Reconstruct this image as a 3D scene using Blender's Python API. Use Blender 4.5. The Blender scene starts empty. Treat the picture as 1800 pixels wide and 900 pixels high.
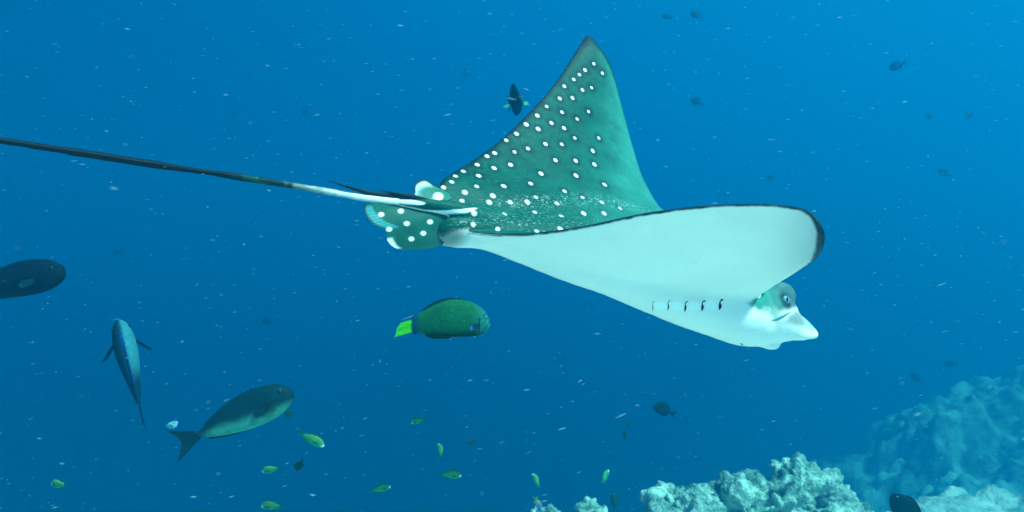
import bpy, math, random
import numpy as np
from mathutils import Vector, Matrix, kdtree, noise as mnoise
from mathutils.bvhtree import BVHTree

sc = bpy.context.scene
col = sc.collection
rng = np.random.default_rng(11)
random.seed(11)

# ------------------------------------------------------------------ camera
cam = bpy.data.objects.new('camera', bpy.data.cameras.new('camera'))
col.objects.link(cam)
cam.data.lens = 27.99; cam.data.sensor_width = 36
cam.location = (0, 0, 0); cam.rotation_euler = (math.radians(90), 0, 0)
cam.data.clip_start = 0.05; cam.data.clip_end = 500
cam.data.dof.use_dof = True
cam.data.dof.focus_distance = 2.15
cam.data.dof.aperture_fstop = 5.0
sc.camera = cam

# ------------------------------------------------------------------ light
SUN_EL, SUN_AZ = math.radians(55), math.radians(60)      # high, from behind the camera's right shoulder
sun = bpy.data.objects.new('sun', bpy.data.lights.new('sun', 'SUN'))
col.objects.link(sun)
sun.data.energy = 5.0
sun.data.angle = math.radians(14)                        # spread by the rippled water surface
sun.data.color = (0.90, 1.0, 0.88)                       # sunlight after some metres of water
to_sun = Vector((math.sin(SUN_AZ)*math.cos(SUN_EL), -math.cos(SUN_AZ)*math.cos(SUN_EL), math.sin(SUN_EL)))
sun.rotation_euler = (-to_sun).to_track_quat('-Z', 'Y').to_euler()

world = bpy.data.worlds.new('World'); sc.world = world
world.use_nodes = True
wt = world.node_tree; wt.nodes.clear()
wo = wt.nodes.new('ShaderNodeOutputWorld'); bg = wt.nodes.new('ShaderNodeBackground')
tc = wt.nodes.new('ShaderNodeTexCoord')
dot = wt.nodes.new('ShaderNodeVectorMath'); dot.operation = 'DOT_PRODUCT'
dot.inputs[1].default_value = (0.60, 0.0, 0.80)          # open water brightens towards the surface
mr = wt.nodes.new('ShaderNodeMapRange'); mr.inputs[1].default_value = -1; mr.inputs[2].default_value = 1
ramp = wt.nodes.new('ShaderNodeValToRGB')
cr = ramp.color_ramp; cr.interpolation = 'B_SPLINE'
WORLD = [(0.0, (0.0, 0.020, 0.075)), (0.34, (0.0, 0.050, 0.165)), (0.5, (0.0, 0.090, 0.265)),
         (0.62, (0.0, 0.150, 0.390)), (0.8, (0.002, 0.23, 0.50)), (1.0, (0.03, 0.34, 0.58))]
cr.elements[0].position, cr.elements[0].color = WORLD[0][0], (*WORLD[0][1], 1)
cr.elements[1].position, cr.elements[1].color = WORLD[-1][0], (*WORLD[-1][1], 1)
for p_, c_ in WORLD[1:-1]:
    e = cr.elements.new(p_); e.color = (*c_, 1)
wt.links.new(tc.outputs['Generated'], dot.inputs[0])
wt.links.new(dot.outputs['Value'], mr.inputs[0])
wt.links.new(mr.outputs[0], ramp.inputs[0])
wt.links.new(ramp.outputs[0], bg.inputs['Color'])
wt.links.new(bg.outputs[0], wo.inputs['Surface'])
bg.inputs['Strength'].default_value = 0.50

sc.view_settings.view_transform = 'Standard'
sc.view_settings.look = 'None'
sc.view_settings.exposure = 1.4
sc.view_settings.gamma = 1.0
sc.render.engine = 'CYCLES'
sc.cycles.use_denoising = True
sc.cycles.volume_bounces = 1
sc.cycles.max_bounces = 8
sc.cycles.diffuse_bounces = 4
sc.cycles.transparent_max_bounces = 16

F = 1400.0                                               # picture scale: 1800 px across a 65.5 degree view
def P(u, v, d):
    return np.array([(u-900)/F*d, d, -(v-450)/F*d])

# ------------------------------------------------------------------ helpers
def tag(o, label=None, cat=None, group=None, kind=None):
    if label: o['label'] = label
    if cat: o['category'] = cat
    if group: o['group'] = group
    if kind: o['kind'] = kind
    return o

def empty(name, loc=(0, 0, 0)):
    o = bpy.data.objects.new(name, None); col.objects.link(o); o.location = loc
    o.empty_display_size = 0.05
    return o

def make_mesh(name, verts, faces, cols=None, smooth=True, mask=None):
    me = bpy.data.meshes.new(name)
    me.from_pydata([tuple(map(float, v)) for v in verts], [], [tuple(map(int, f)) for f in faces])
    if cols is not None:
        a = me.color_attributes.new('Col', 'FLOAT_COLOR', 'POINT')
        c4 = np.ones((len(verts), 4), np.float32); c4[:, :3] = np.asarray(cols)[:, :3]
        if mask is not None: c4[:, 3] = mask
        a.data.foreach_set('color', c4.ravel())
    if smooth: me.polygons.foreach_set('use_smooth', [True]*len(me.polygons))
    me.update()
    return me

def obj(name, me, mat, parent=None):
    o = bpy.data.objects.new(name, me); col.objects.link(o)
    if mat is not None and not me.materials: me.materials.append(mat)
    if parent is not None: o.parent = parent
    return o

def smoothstep(a, b, x):
    t = np.clip((np.asarray(x, float)-a)/(b-a), 0, 1)
    return t*t*(3-2*t)

def catmull(pts, n):
    """n samples of a Catmull-Rom curve through pts, with the index parameter."""
    pts = np.asarray(pts, float)
    m = len(pts)
    e = np.vstack([2*pts[0]-pts[1], pts, 2*pts[-1]-pts[-2]])
    x = np.linspace(0, m-1, n); i = np.minimum(x.astype(int), m-2); f = (x-i)[:, None]
    p0, p1, p2, p3 = e[i], e[i+1], e[i+2], e[i+3]
    return 0.5*((2*p1)+(-p0+p2)*f+(2*p0-5*p1+4*p2-p3)*f**2+(-p0+3*p1-3*p2+p3)*f**3)

def grid_faces(nr, nc, close_c=False, off=0):
    f = []
    for i in range(nr-1):
        for j in range(nc if close_c else nc-1):
            k = (j+1) % nc
            f.append((off+i*nc+j, off+i*nc+k, off+(i+1)*nc+k, off+(i+1)*nc+j))
    return f

def lattice(p, seed):
    """value noise in numpy, p (n,3) -> (n,) in -1..1"""
    pi = np.floor(p).astype(np.int64); f = p-pi; f = f*f*(3-2*f)
    def h(ix, iy, iz):
        n = (ix*374761393 + iy*668265263 + iz*2147483647 + seed*974634541) & 0x7fffffff
        n = ((n ^ (n >> 13))*1274126177) & 0x7fffffff
        return ((n ^ (n >> 16)) & 0xffff)/32767.5-1
    r = 0
    for dx in (0, 1):
        for dy in (0, 1):
            for dz in (0, 1):
                w = (f[:, 0] if dx else 1-f[:, 0])*(f[:, 1] if dy else 1-f[:, 1])*(f[:, 2] if dz else 1-f[:, 2])
                r = r+w*h(pi[:, 0]+dx, pi[:, 1]+dy, pi[:, 2]+dz)
    return r

def fbm(p, seed=0, octv=4, ridged=False, gain=0.5):
    a, s, r = 1.0, 0.0, 0
    for k in range(octv):
        n = lattice(p*(2.03**k)+k*17.3, seed+k)
        if ridged: n = 1-2*np.abs(n)
        r = r+a*n; s += a; a *= gain
    return r/s

def cells(p, seed=0):
    """distance to the nearest of jittered points, one per unit cell"""
    pi = np.floor(p).astype(np.int64); best = np.full(len(p), 9.0)
    for dx in (-1, 0, 1):
        for dy in (-1, 0, 1):
            for dz in (-1, 0, 1):
                c = pi+np.array([dx, dy, dz])
                q = []
                for k in range(3):
                    n = (c[:, 0]*374761393 + c[:, 1]*668265263 + c[:, 2]*951274213 + (seed*7+k)*974634541) & 0x7fffffff
                    n = ((n ^ (n >> 13))*1274126177) & 0x7fffffff
                    q.append(((n ^ (n >> 16)) & 0xffff)/65535.0)
                d = np.sqrt(((c+np.stack(q, 1)-p)**2).sum(1))
                best = np.minimum(best, d)
    return best

# ------------------------------------------------------------------ materials
def skin(name, rough=0.45, spec=0.35, grain=0.12, grain_scale=180, bump=0.08, bump_scale=260, sheen_fleck=False, sss=0.0, scales=False):
    m = bpy.data.materials.new(name); m.use_nodes = True
    nt = m.node_tree; b = nt.nodes['Principled BSDF']
    at = nt.nodes.new('ShaderNodeAttribute'); at.attribute_name = 'Col'
    co = nt.nodes.new('ShaderNodeTexCoord')
    n = nt.nodes.new('ShaderNodeTexNoise'); n.inputs['Scale'].default_value = grain_scale; n.inputs['Detail'].default_value = 4
    nt.links.new(co.outputs['Object'], n.inputs['Vector'])
    r = nt.nodes.new('ShaderNodeMapRange'); r.inputs[1].default_value = 0.25; r.inputs[2].default_value = 0.75
    r.inputs[3].default_value = 1-grain; r.inputs[4].default_value = 1+grain
    nt.links.new(n.outputs['Fac'], r.inputs[0])
    mx = nt.nodes.new('ShaderNodeMix'); mx.data_type = 'RGBA'; mx.blend_type = 'MULTIPLY'; mx.inputs[0].default_value = 1
    nt.links.new(at.outputs['Color'], mx.inputs[6]); nt.links.new(r.outputs[0], mx.inputs[7])
    out = mx.outputs[2]
    if sheen_fleck:                                            # scratchy wet sheen on the back, painted in as pale flecks
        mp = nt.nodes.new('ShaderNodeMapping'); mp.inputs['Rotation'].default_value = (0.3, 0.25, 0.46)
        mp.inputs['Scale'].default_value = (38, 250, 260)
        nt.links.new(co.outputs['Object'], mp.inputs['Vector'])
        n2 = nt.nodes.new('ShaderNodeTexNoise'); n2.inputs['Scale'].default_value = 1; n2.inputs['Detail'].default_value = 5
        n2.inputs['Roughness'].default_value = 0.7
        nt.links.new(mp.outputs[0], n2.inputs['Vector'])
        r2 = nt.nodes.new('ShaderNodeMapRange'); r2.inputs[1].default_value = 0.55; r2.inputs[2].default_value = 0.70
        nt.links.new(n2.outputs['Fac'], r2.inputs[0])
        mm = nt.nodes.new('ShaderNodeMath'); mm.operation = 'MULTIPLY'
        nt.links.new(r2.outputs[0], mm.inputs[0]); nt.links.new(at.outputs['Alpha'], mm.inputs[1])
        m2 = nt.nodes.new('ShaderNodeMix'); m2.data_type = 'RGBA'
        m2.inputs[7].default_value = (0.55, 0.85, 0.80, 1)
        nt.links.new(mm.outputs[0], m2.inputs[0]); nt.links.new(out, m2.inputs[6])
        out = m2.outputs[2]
    if scales:
        mp2 = nt.nodes.new('ShaderNodeMapping'); mp2.inputs['Scale'].default_value = (150, 90, 210)
        nt.links.new(co.outputs['Object'], mp2.inputs['Vector'])
        vo = nt.nodes.new('ShaderNodeTexVoronoi'); vo.inputs['Scale'].default_value = 1
        nt.links.new(mp2.outputs[0], vo.inputs['Vector'])
        vr = nt.nodes.new('ShaderNodeMapRange'); vr.inputs[1].default_value = 0; vr.inputs[2].default_value = .8
        vr.inputs[3].default_value = 1.14; vr.inputs[4].default_value = .80
        nt.links.new(vo.outputs['Distance'], vr.inputs[0])
        m3 = nt.nodes.new('ShaderNodeMix'); m3.data_type = 'RGBA'; m3.blend_type = 'MULTIPLY'; m3.inputs[0].default_value = 1
        nt.links.new(out, m3.inputs[6]); nt.links.new(vr.outputs[0], m3.inputs[7]); out = m3.outputs[2]
    nt.links.new(out, b.inputs['Base Color'])
    b.inputs['Roughness'].default_value = rough
    b.inputs['Specular IOR Level'].default_value = spec
    if sss: b.inputs['Subsurface Weight'].default_value = sss
    if bump:
        nb = nt.nodes.new('ShaderNodeTexNoise'); nb.inputs['Scale'].default_value = bump_scale; nb.inputs['Detail'].default_value = 3
        nt.links.new(co.outputs['Object'], nb.inputs['Vector'])
        bp = nt.nodes.new('ShaderNodeBump'); bp.inputs['Strength'].default_value = bump; bp.inputs['Distance'].default_value = 0.002
        nt.links.new(nb.outputs['Fac'], bp.inputs['Height']); nt.links.new(bp.outputs[0], b.inputs['Normal'])
    return m

def plain(name, rgb, rough=0.5, spec=0.3, alpha=1.0):
    m = bpy.data.materials.new(name); m.use_nodes = True
    nt = m.node_tree; b = nt.nodes['Principled BSDF']
    co = nt.nodes.new('ShaderNodeTexCoord')
    n = nt.nodes.new('ShaderNodeTexNoise'); n.inputs['Scale'].default_value = 90
    nt.links.new(co.outputs['Object'], n.inputs['Vector'])
    mx = nt.nodes.new('ShaderNodeMix'); mx.data_type = 'RGBA'
    mx.inputs[6].default_value = (*[c*0.8 for c in rgb], 1); mx.inputs[7].default_value = (*[min(1, c*1.2) for c in rgb], 1)
    nt.links.new(n.outputs['Fac'], mx.inputs[0]); nt.links.new(mx.outputs[2], b.inputs['Base Color'])
    b.inputs['Roughness'].default_value = rough; b.inputs['Specular IOR Level'].default_value = spec
    b.inputs['Alpha'].default_value = alpha
    return m

M_RAY = skin('ray_skin', rough=0.5, spec=0.06, grain=0.035, grain_scale=150, bump=0.02, sheen_fleck=True)
M_FIN = skin('ray_fin_skin', rough=0.5, spec=0.06, grain=0.12, grain_scale=160, bump=0.05)
M_FISH = skin('fish_skin', scales=True, rough=0.62, spec=0.03, grain=0.18, grain_scale=60, bump=0.1, bump_scale=150)
M_DARK = plain('dark_slit', (0.004, 0.008, 0.010), 0.8, 0.1)

# ------------------------------------------------------------------ sea floor
def floor_h(x, y):
    # a sandy shelf under the camera, open blue ahead, and a reef mound far off at the right
    ahead = smoothstep(5.3, 8.5, y+1.2*smoothstep(1.2, .2, x)-.35*smoothstep(2.0, 3.6, x))
    left = smoothstep(-3.5, -9.0, x)
    shelf = -1.86-14*np.maximum(ahead**1.4, left*smoothstep(2, 8, y+6))-0*x  # unseen shelf, shaped to bounce sunlight up onto the ray
    crest = np.interp(x, [3.5, 6.1, 7.6, 9.0, 10.0, 11.5, 14.5, 22, 60], [-14, -7.6, -5.9, -5.1, -4.6, -4.0, -3.5, -3.2, -2.9])
    fall = smoothstep(19.5, 32, y)*16
    toe = np.interp(y, [0, 8.0, 12.0, 18.0, 90], [-30, -4.0, -3.4, 0, 0])
    mound = np.minimum(crest+np.where(y < 18, np.maximum(toe, -6)*.42, 0), 9)-fall
    mound = np.where(y < 7.2, -40, mound)
    k = .35
    m = np.maximum(shelf, mound); dd = np.abs(shelf-mound)
    return m+k*np.exp(-dd/k)*.4

def bump_cells(p, seed):
    return np.clip(1-(cells(p, seed)/.75)**2, 0, 1)

def terrain():
    # fine where the camera sees it, coarse elsewhere
    xs = np.concatenate([np.linspace(-60, -6, 14)[:-1], np.linspace(-6, 0.5, 30)[:-1], np.linspace(0.5, 7, 220)[:-1], np.linspace(7, 20, 200)[:-1], np.linspace(20, 60, 26)])
    ys = np.concatenate([np.linspace(-40, 4, 24)[:-1], np.linspace(4, 9.5, 160)[:-1], np.linspace(9.5, 24, 180)[:-1], np.linspace(24, 90, 26)])
    X, Y = np.meshgrid(xs, ys); x, y = X.ravel(), Y.ravel()
    z = floor_h(x, y)
    p = np.stack([x, y, 0*x], 1)
    rough = 0.10*fbm(p*0.9, 3, 4)+0.055*fbm(p*3.3, 9, 4, True)
    rub = smoothstep(5.0, 6.0, y)*smoothstep(0.8, 1.6, x)
    lump = bump_cells(p*2.6, 4)*.10+bump_cells(p*6.0, 5)*.07+bump_cells(p*13.0, 6)*.04
    farm = smoothstep(8.5, 10.5, y)*smoothstep(3, 5, x)
    big = farm*(.45*bump_cells(p*.7+3.3, 8)+.22*bump_cells(p*1.7+1.3, 18)+.12*bump_cells(p*3.7+1.3, 19)+.5*fbm(p*.6, 31, 4, True))
    z = z+rough*(0.35+0.65*rub)+lump*rub+big
    me = make_mesh('sea_floor', np.stack([x, y, z], 1), grid_faces(len(ys), len(xs)))
    for m in (M_SAND, M_RUBBLE, M_FAR): me.materials.append(m)
    fi = np.array([p_.vertices[0] for p_ in me.polygons])
    xf, yf = x[fi]+.4*fbm(p[fi]*2, 77, 2), y[fi]+.5*fbm(p[fi]*2, 78, 2)
    slot = np.where((yf > 7.4), 2, np.where((yf > 5.0) & (xf > .8), 1, 0))
    me.polygons.foreach_set('material_index', slot.astype(np.int32))
    return me

def reef_material(name, pale, mid, dark, scale=6.0):
    m = bpy.data.materials.new(name); m.use_nodes = True
    nt = m.node_tree; b = nt.nodes['Principled BSDF']
    co = nt.nodes.new('ShaderNodeTexCoord')
    n1 = nt.nodes.new('ShaderNodeTexNoise'); n1.inputs['Scale'].default_value = scale; n1.inputs['Detail'].default_value = 8
    n1.inputs['Roughness'].default_value = 0.68
    nt.links.new(co.outputs['Object'], n1.inputs['Vector'])
    cr = nt.nodes.new('ShaderNodeValToRGB'); e = cr.color_ramp.elements
    e[0].position = 0.36; e[0].color = (*dark, 1); e[1].position = 0.60; e[1].color = (*pale, 1)
    k = e.new(0.47); k.color = (*mid, 1)
    nt.links.new(n1.outputs['Fac'], cr.inputs[0]); nt.links.new(cr.outputs[0], b.inputs['Base Color'])
    b.inputs['Roughness'].default_value = 0.95; b.inputs['Specular IOR Level'].default_value = 0.1
    n2 = nt.nodes.new('ShaderNodeTexNoise'); n2.inputs['Scale'].default_value = scale*6; n2.inputs['Detail'].default_value = 6
    nt.links.new(co.outputs['Object'], n2.inputs['Vector'])
    bp = nt.nodes.new('ShaderNodeBump'); bp.inputs['Strength'].default_value = 0.9; bp.inputs['Distance'].default_value = 0.03
    nt.links.new(n2.outputs['Fac'], bp.inputs['Height']); nt.links.new(bp.outputs[0], b.inputs['Normal'])
    return m

M_SAND = reef_material('pale_sand_and_rubble', (0.74, 0.76, 0.68), (0.66, 0.68, 0.60), (0.46, 0.50, 0.42), 2.2)  # kept pale for the bounce light from the unseen shelf
M_REEF = reef_material('reef_rock', (0.38, 0.60, 0.49), (0.15, 0.32, 0.26), (0.03, 0.10, 0.09), 8.0)
M_RUBBLE = reef_material('rubble', (0.29, 0.46, 0.40), (0.12, 0.27, 0.23), (0.03, 0.10, 0.10), 3.6)
M_FAR = reef_material('reef_slope', (0.28, 0.54, 0.42), (0.10, 0.27, 0.21), (0.03, 0.10, 0.08), 1.3)
fl = obj('sea_floor', terrain(), M_SAND)
tag(fl, 'pale sandy sea floor with rubble falling away into blue water', 'sea floor', kind='structure')

# ------------------------------------------------------------------ coral rocks
def coral_rock(name, lobes, label, seed, res=0.020, nod=9.0):
    """union of lobes (centre, radii) remeshed into one rock with knobbly growth"""
    V, Fc = [], []
    for c, r in lobes:
        n, m = 14, 20
        o = len(V)
        for i in range(n+1):
            th = math.pi*i/n
            for j in range(m):
                ph = 2*math.pi*j/m
                V.append((c[0]+r[0]*math.sin(th)*math.cos(ph), c[1]+r[1]*math.sin(th)*math.sin(ph), c[2]+r[2]*math.cos(th)))
        Fc += grid_faces(n+1, m, True, o)
    me = make_mesh(name+'_base', V, Fc)
    tmp = bpy.data.objects.new('tmp', me); col.objects.link(tmp)
    md = tmp.modifiers.new('r', 'REMESH'); md.mode = 'VOXEL'; md.voxel_size = res
    s = tmp.modifiers.new('s', 'SMOOTH'); s.iterations = 4; s.factor = 0.5
    ss = tmp.modifiers.new('d', 'SUBSURF'); ss.levels = 1; ss.render_levels = 1
    ev = tmp.evaluated_get(bpy.context.evaluated_depsgraph_get())
    m2 = bpy.data.meshes.new_from_object(ev)
    bpy.data.objects.remove(tmp); bpy.data.meshes.remove(me)
    n = len(m2.vertices)
    co = np.empty(n*3, np.float32); m2.vertices.foreach_get('co', co); co = co.reshape(-1, 3).astype(float)
    nn = np.empty(n*3, np.float32); m2.vertices.foreach_get('normal', nn); nn = nn.reshape(-1, 3)
    w = co+0.05*np.stack([fbm(co*4, seed+k*5, 3) for k in range(3)], 1)
    d = 0.08*fbm(co*2.6, seed, 4)-.01
    d += 0.085*(bump_cells(w*nod*0.45, seed)-.5)
    d += 0.062*(bump_cells(w*nod, seed+1)-.5)
    d += 0.034*(bump_cells(w*nod*2.3, seed+2)-.5)
    d += 0.014*(bump_cells(w*nod*5, seed+3)-.5)
    hole = smoothstep(0.25, 0.55, fbm(co*5.0, seed+40, 2))
    d -= 0.09*hole
    d -= 0.055*bump_cells(w*6.3+5, seed+60)**2*smoothstep(-.1, .3, fbm(co*7, seed+70, 2))
    co = co+nn*d[:, None]
    m2.vertices.foreach_set('co', co.astype(np.float32).ravel()); m2.update()
    m2.name = name
    m2.polygons.foreach_set('use_smooth', [True]*len(m2.polygons))
    m2.materials.clear(); m2.materials.append(M_REEF)
    o = bpy.data.objects.new(name, m2); col.objects.link(o)
    return tag(o, label, 'coral rock', 'coral rocks on the sea floor')

def lobe(u, v, d, rx, ry, rz):
    return (P(u, v, d), (rx, ry, rz))
coral_rock('coral_rock', [
    lobe(1185, 890, 4.5, .13, .18, .15), lobe(1215, 905, 4.5, .20, .25, .17), lobe(1290, 893, 4.6, .20, .25, .16),
    lobe(1310, 862, 4.7, .11, .2, .12), lobe(1355, 880, 4.7, .20, .25, .17), lobe(1395, 850, 4.8, .14, .2, .14),
    lobe(1412, 835, 4.8, .07, .12, .08),
    lobe(1430, 890, 4.8, .22, .3, .22), lobe(1480, 910, 4.8, .16, .3, .14), lobe(1330, 960, 4.7, .55, .5, .22)],
    'large knobbly pale coral rock with white lit crest at bottom right of centre', 3)
coral_rock('coral_rock', [lobe(1025, 892, 5.0, .075, .12, .065), lobe(1050, 905, 5.0, .12, .15, .07), lobe(1100, 908, 5.0, .10, .14, .065),
                          lobe(1070, 935, 5.0, .24, .25, .12)],
           'low pale coral knob with a pointed hump left of the large coral rock', 21)
coral_rock('coral_rock', [lobe(972, 902, 4.9, .07, .1, .06), lobe(965, 925, 4.9, .13, .15, .09)],
           'smallest pale coral knob, leftmost of the rocks at the bottom edge', 33)

# ------------------------------------------------------------------ the spotted eagle ray
AX = np.array([.865, .426, -.262]); LEFT = np.array([-.256, .818, .515]); UP = np.array([.433, -.378, .817])

STN = [  # trailing edge point, leading edge point, half thickness
    ((1443, 407, 1.650), (1445, 417, 1.655), .003),
    ((1437, 388, 1.655), (1442, 440, 1.690), .005),
    ((1419, 371, 1.670), (1431, 457, 1.755), .007),
    ((1385, 363, 1.705), (1413, 470, 1.870), .010),
    ((1330, 360, 1.750), (1394, 482, 2.020), .014),
    ((1240, 363, 1.825), (1374, 493, 2.180), .020),
    ((1130, 377, 1.900), (1356, 503, 2.330), .030),
    ((1010, 402, 1.975), (1340, 512, 2.450), .042),
    ((900, 413, 2.030), (1332, 516, 2.520), .050),
    ((805, 404, 2.065), (1330, 508, 2.570), .052),
    ((778, 372, 2.085), (1318, 480, 2.610), .052),
    ((773, 325, 2.130), (1295, 452, 2.640), .046),
    ((793, 306, 2.190), (1268, 440, 2.670), .038),
    ((830, 283, 2.270), (1225, 418, 2.700), .030),
    ((887, 240, 2.390), (1172, 385, 2.730), .022),
    ((947, 180, 2.540), (1133, 325, 2.750), .015),
    ((980, 140, 2.630), (1112, 262, 2.770), .011),
    ((1005, 102, 2.710), (1093, 190, 2.790), .008),
    ((1021, 76, 2.770), (1074, 118, 2.800), .006),
    ((1031, 62, 2.805), (1043, 70, 2.810), .003),
]
NT, NS = 240, 90
Tp = catmull([P(*s[0]) for s in STN], NT); Lp = catmull([P(*s[1]) for s in STN], NT)
Hh = catmull([[s[2]] for s in STN], NT)[:, 0]
tt = np.linspace(-1, 1, NT)
sv = 0.5-0.5*np.cos(np.linspace(0, math.pi, NS))        # 0 leading edge .. 1 trailing edge
mid = Lp[:, None]*(1-sv[None, :, None])+Tp[:, None]*sv[None, :, None]
gs = np.gradient(mid, axis=1); gt = np.gradient(mid, axis=0)
upn = np.cross(-gs, gt); upn /= np.linalg.norm(upn, axis=2, keepdims=True)
chord = np.linalg.norm(Lp-Tp, axis=1)
wing = smoothstep(0.12, 0.55, np.abs(tt))
mid = mid+upn*(0.045*chord*wing)[:, None, None]*(4*sv*(1-sv))[None, :, None]     # gentle camber
prof = (sv**0.5)*(1-sv)**0.85; prof /= prof.max()
th = Hh[:, None]*prof[None]+0.0034
nrm = upn
top = mid+nrm*th[..., None]; bot = mid-nrm*th[..., None]
V = np.concatenate([top.reshape(-1, 3), bot.reshape(-1, 3)])
fa = grid_faces(NT, NS); o2 = NT*NS
faces = list(fa)+[tuple(o2+i for i in f[::-1]) for f in fa]
for i in range(NT-1):
    faces.append((i*NS, (i+1)*NS, o2+(i+1)*NS, o2+i*NS))
    a, b_ = i*NS+NS-1, (i+1)*NS+NS-1
    faces.append((b_, a, o2+a, o2+b_))
for j in range(NS-1):
    faces.append((j+1, j, o2+j, o2+j+1))
    a = (NT-1)*NS+j
    faces.append((a, a+1, o2+a+1, o2+a))
V = [v for v in V]

def spindle(stations, n=60, m=28, power=2.0):
    S = np.array([[*P(*s[0]), s[1], s[2]] for s in stations])
    C = catmull(S, n)
    base = len(V)
    d = np.gradient(C[:, :3], axis=0)
    for i in range(n):
        t = d[i]/np.linalg.norm(d[i])
        l = LEFT-t*np.dot(LEFT, t); l /= np.linalg.norm(l); u = np.cross(-t, l)
        if np.dot(u, UP) < 0: u = -u
        for j in range(m):
            a = 2*math.pi*j/m
            V.append(C[i, :3]+l*max(C[i, 3], .002)*math.cos(a)+u*max(C[i, 4], .002)*math.sin(a))
    faces.extend(grid_faces(n, m, True, base))
    faces.append(tuple(base+j for j in range(m))[::-1]); faces.append(tuple(base+(n-1)*m+j for j in range(m)))
    return C

BODY = [((1426, 578, 2.70), .030, .012), ((1420, 577, 2.69), .053, .020), ((1410, 574, 2.68), .066, .028), ((1398, 571, 2.67), .078, .037),
        ((1374, 561, 2.64), .092, .060), ((1350, 554, 2.60), .10, .096), ((1308, 549, 2.56), .112, .108),
        ((1250, 529, 2.50), .125, .105), ((1170, 496, 2.42), .13, .105), ((1080, 460, 2.33), .12, .10),
        ((980, 433, 2.25), .10, .085), ((905, 416, 2.18), .07, .065), ((845, 408, 2.12), .045, .048),
        ((805, 407, 2.085), .034, .043), ((782, 408, 2.07), .026, .036), ((768, 406, 2.062), .014, .022)]
spindle(BODY, 90, 36)
spindle([((880, 385, 2.13), .03, .020), ((820, 372, 2.09), .026, .022), ((770, 363, 2.06), .018, .019), ((725, 357.5, 2.035), .012, .014), ((690, 354, 2.016), .008, .010)], 40, 20)

def blob(c, r, n=12, m=18, axes=(AX, LEFT, UP)):
    base = len(V)
    for i in range(n+1):
        a = math.pi*i/n
        for j in range(m):
            b = 2*math.pi*j/m
            V.append(c+axes[0]*r[0]*math.cos(a)+axes[1]*r[1]*math.sin(a)*math.cos(b)+axes[2]*r[2]*math.sin(a)*math.sin(b))
    faces.extend(grid_faces(n+1, m, True, base))
EYE_BUMP = P(1369, 521, 2.575)
blob(EYE_BUMP, (.062, .038, .050))
FAR_BUMP = P(1374, 561, 2.64)+LEFT*.070+UP*.030
blob(FAR_BUMP, (.055, .030, .042))
blob(P(1341, 590, 2.60), (.062, .065, .030))             # lower jaw

TAIL = [((745, 357, 2.045), .0112), ((690, 354, 2.015), .0108), ((640, 347.5, 1.985), .0102), ((590, 339, 1.955), .0098), ((500, 324, 1.90), .0092),
        ((400, 308, 1.83), .0085), ((300, 294, 1.755), .0083), ((150, 270, 1.65), .0077), ((0, 247, 1.55), .0070),
        ((-180, 221, 1.44), .0060), ((-420, 200, 1.33), .0045)]
tail_c = spindle([(p, r, r) for p, r in TAIL], 120, 12)

me0 = make_mesh('ray_base', V, faces)
tmp = bpy.data.objects.new('tmp', me0); col.objects.link(tmp)
md = tmp.modifiers.new('r', 'REMESH'); md.mode = 'VOXEL'; md.voxel_size = 0.0031; md.adaptivity = 0
s_ = tmp.modifiers.new('s', 'SMOOTH'); s_.factor = 0.5; s_.iterations = 7
ev = tmp.evaluated_get(bpy.context.evaluated_depsgraph_get())
ray_me = bpy.data.meshes.new_from_object(ev)
bpy.data.objects.remove(tmp); bpy.data.meshes.remove(me0)
ray_me.name = 'ray_body'
nv = len(ray_me.vertices)
co = np.empty(nv*3, np.float32); ray_me.vertices.foreach_get('co', co); co = co.reshape(-1, 3).astype(float)
nn = np.empty(nv*3, np.float32); ray_me.vertices.foreach_get('normal', nn); nn = nn.reshape(-1, 3).astype(float)
print('ray verts', nv)

def relax(co, mask, its):
    """umbrella smoothing of the masked vertices, so that body, head and wings flow into one another"""
    ed = np.empty(len(ray_me.edges)*2, np.int32); ray_me.edges.foreach_get('vertices', ed); ed = ed.reshape(-1, 2)
    ed = ed[(mask[ed[:, 0]] > 0) | (mask[ed[:, 1]] > 0)]
    a = np.concatenate([ed[:, 0], ed[:, 1]]); b_ = np.concatenate([ed[:, 1], ed[:, 0]])
    used = np.unique(a); lut = np.zeros(nv, np.int64); lut[used] = np.arange(len(used))
    a, b_ = lut[a], lut[b_]; X = co[used].copy(); mk = mask[used][:, None]
    deg = np.maximum(np.bincount(a, minlength=len(used)), 1)[:, None]
    for _ in range(its):
        m_ = np.stack([np.bincount(a, X[b_, k], len(used)) for k in range(3)], 1)/deg
        X += .8*mk*(m_-X)
    out = co.copy(); out[used] = X
    return out
# -- skin pattern: nearest point of the wing's middle surface gives its place on the animal
flat = mid.reshape(-1, 3); kd = kdtree.KDTree(len(flat))
for i, p in enumerate(flat): kd.insert(p, i)
kd.balance()
near = np.fromiter((kd.find(p)[1] for p in co), np.int64, nv)
ti, si = near//NS, near % NS
t_v, s_v = tt[ti], sv[si]
up_v = upn.reshape(-1, 3)[near]
rim = np.concatenate([catmull(np.array([P(*s[k]) for s in STN]), 3000) for k in (0, 1)]); kr = kdtree.KDTree(len(rim))
for i, p in enumerate(rim): kr.insert(p, i)
kr.balance()
edge = np.fromiter((kr.find(p)[2] for p in co), float, nv)
edgeT = s_v > 0.5
ax0 = (co-P(1434, 579, 2.70)) @ AX
u0 = 900+F*co[:, 0]/co[:, 1]
keep = smoothstep(.030, .075, edge)*smoothstep(-.26, -.36, ax0)*smoothstep(800, 860, u0)*smoothstep(.62, .42, np.abs(t_v))
co = relax(co, keep*(keep > .01), 90)
keep_h = smoothstep(-.46, -.32, ax0)*(co[:, 0] > .55)*smoothstep(.012, .030, edge+.05*(np.abs(t_v) < .35))
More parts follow.
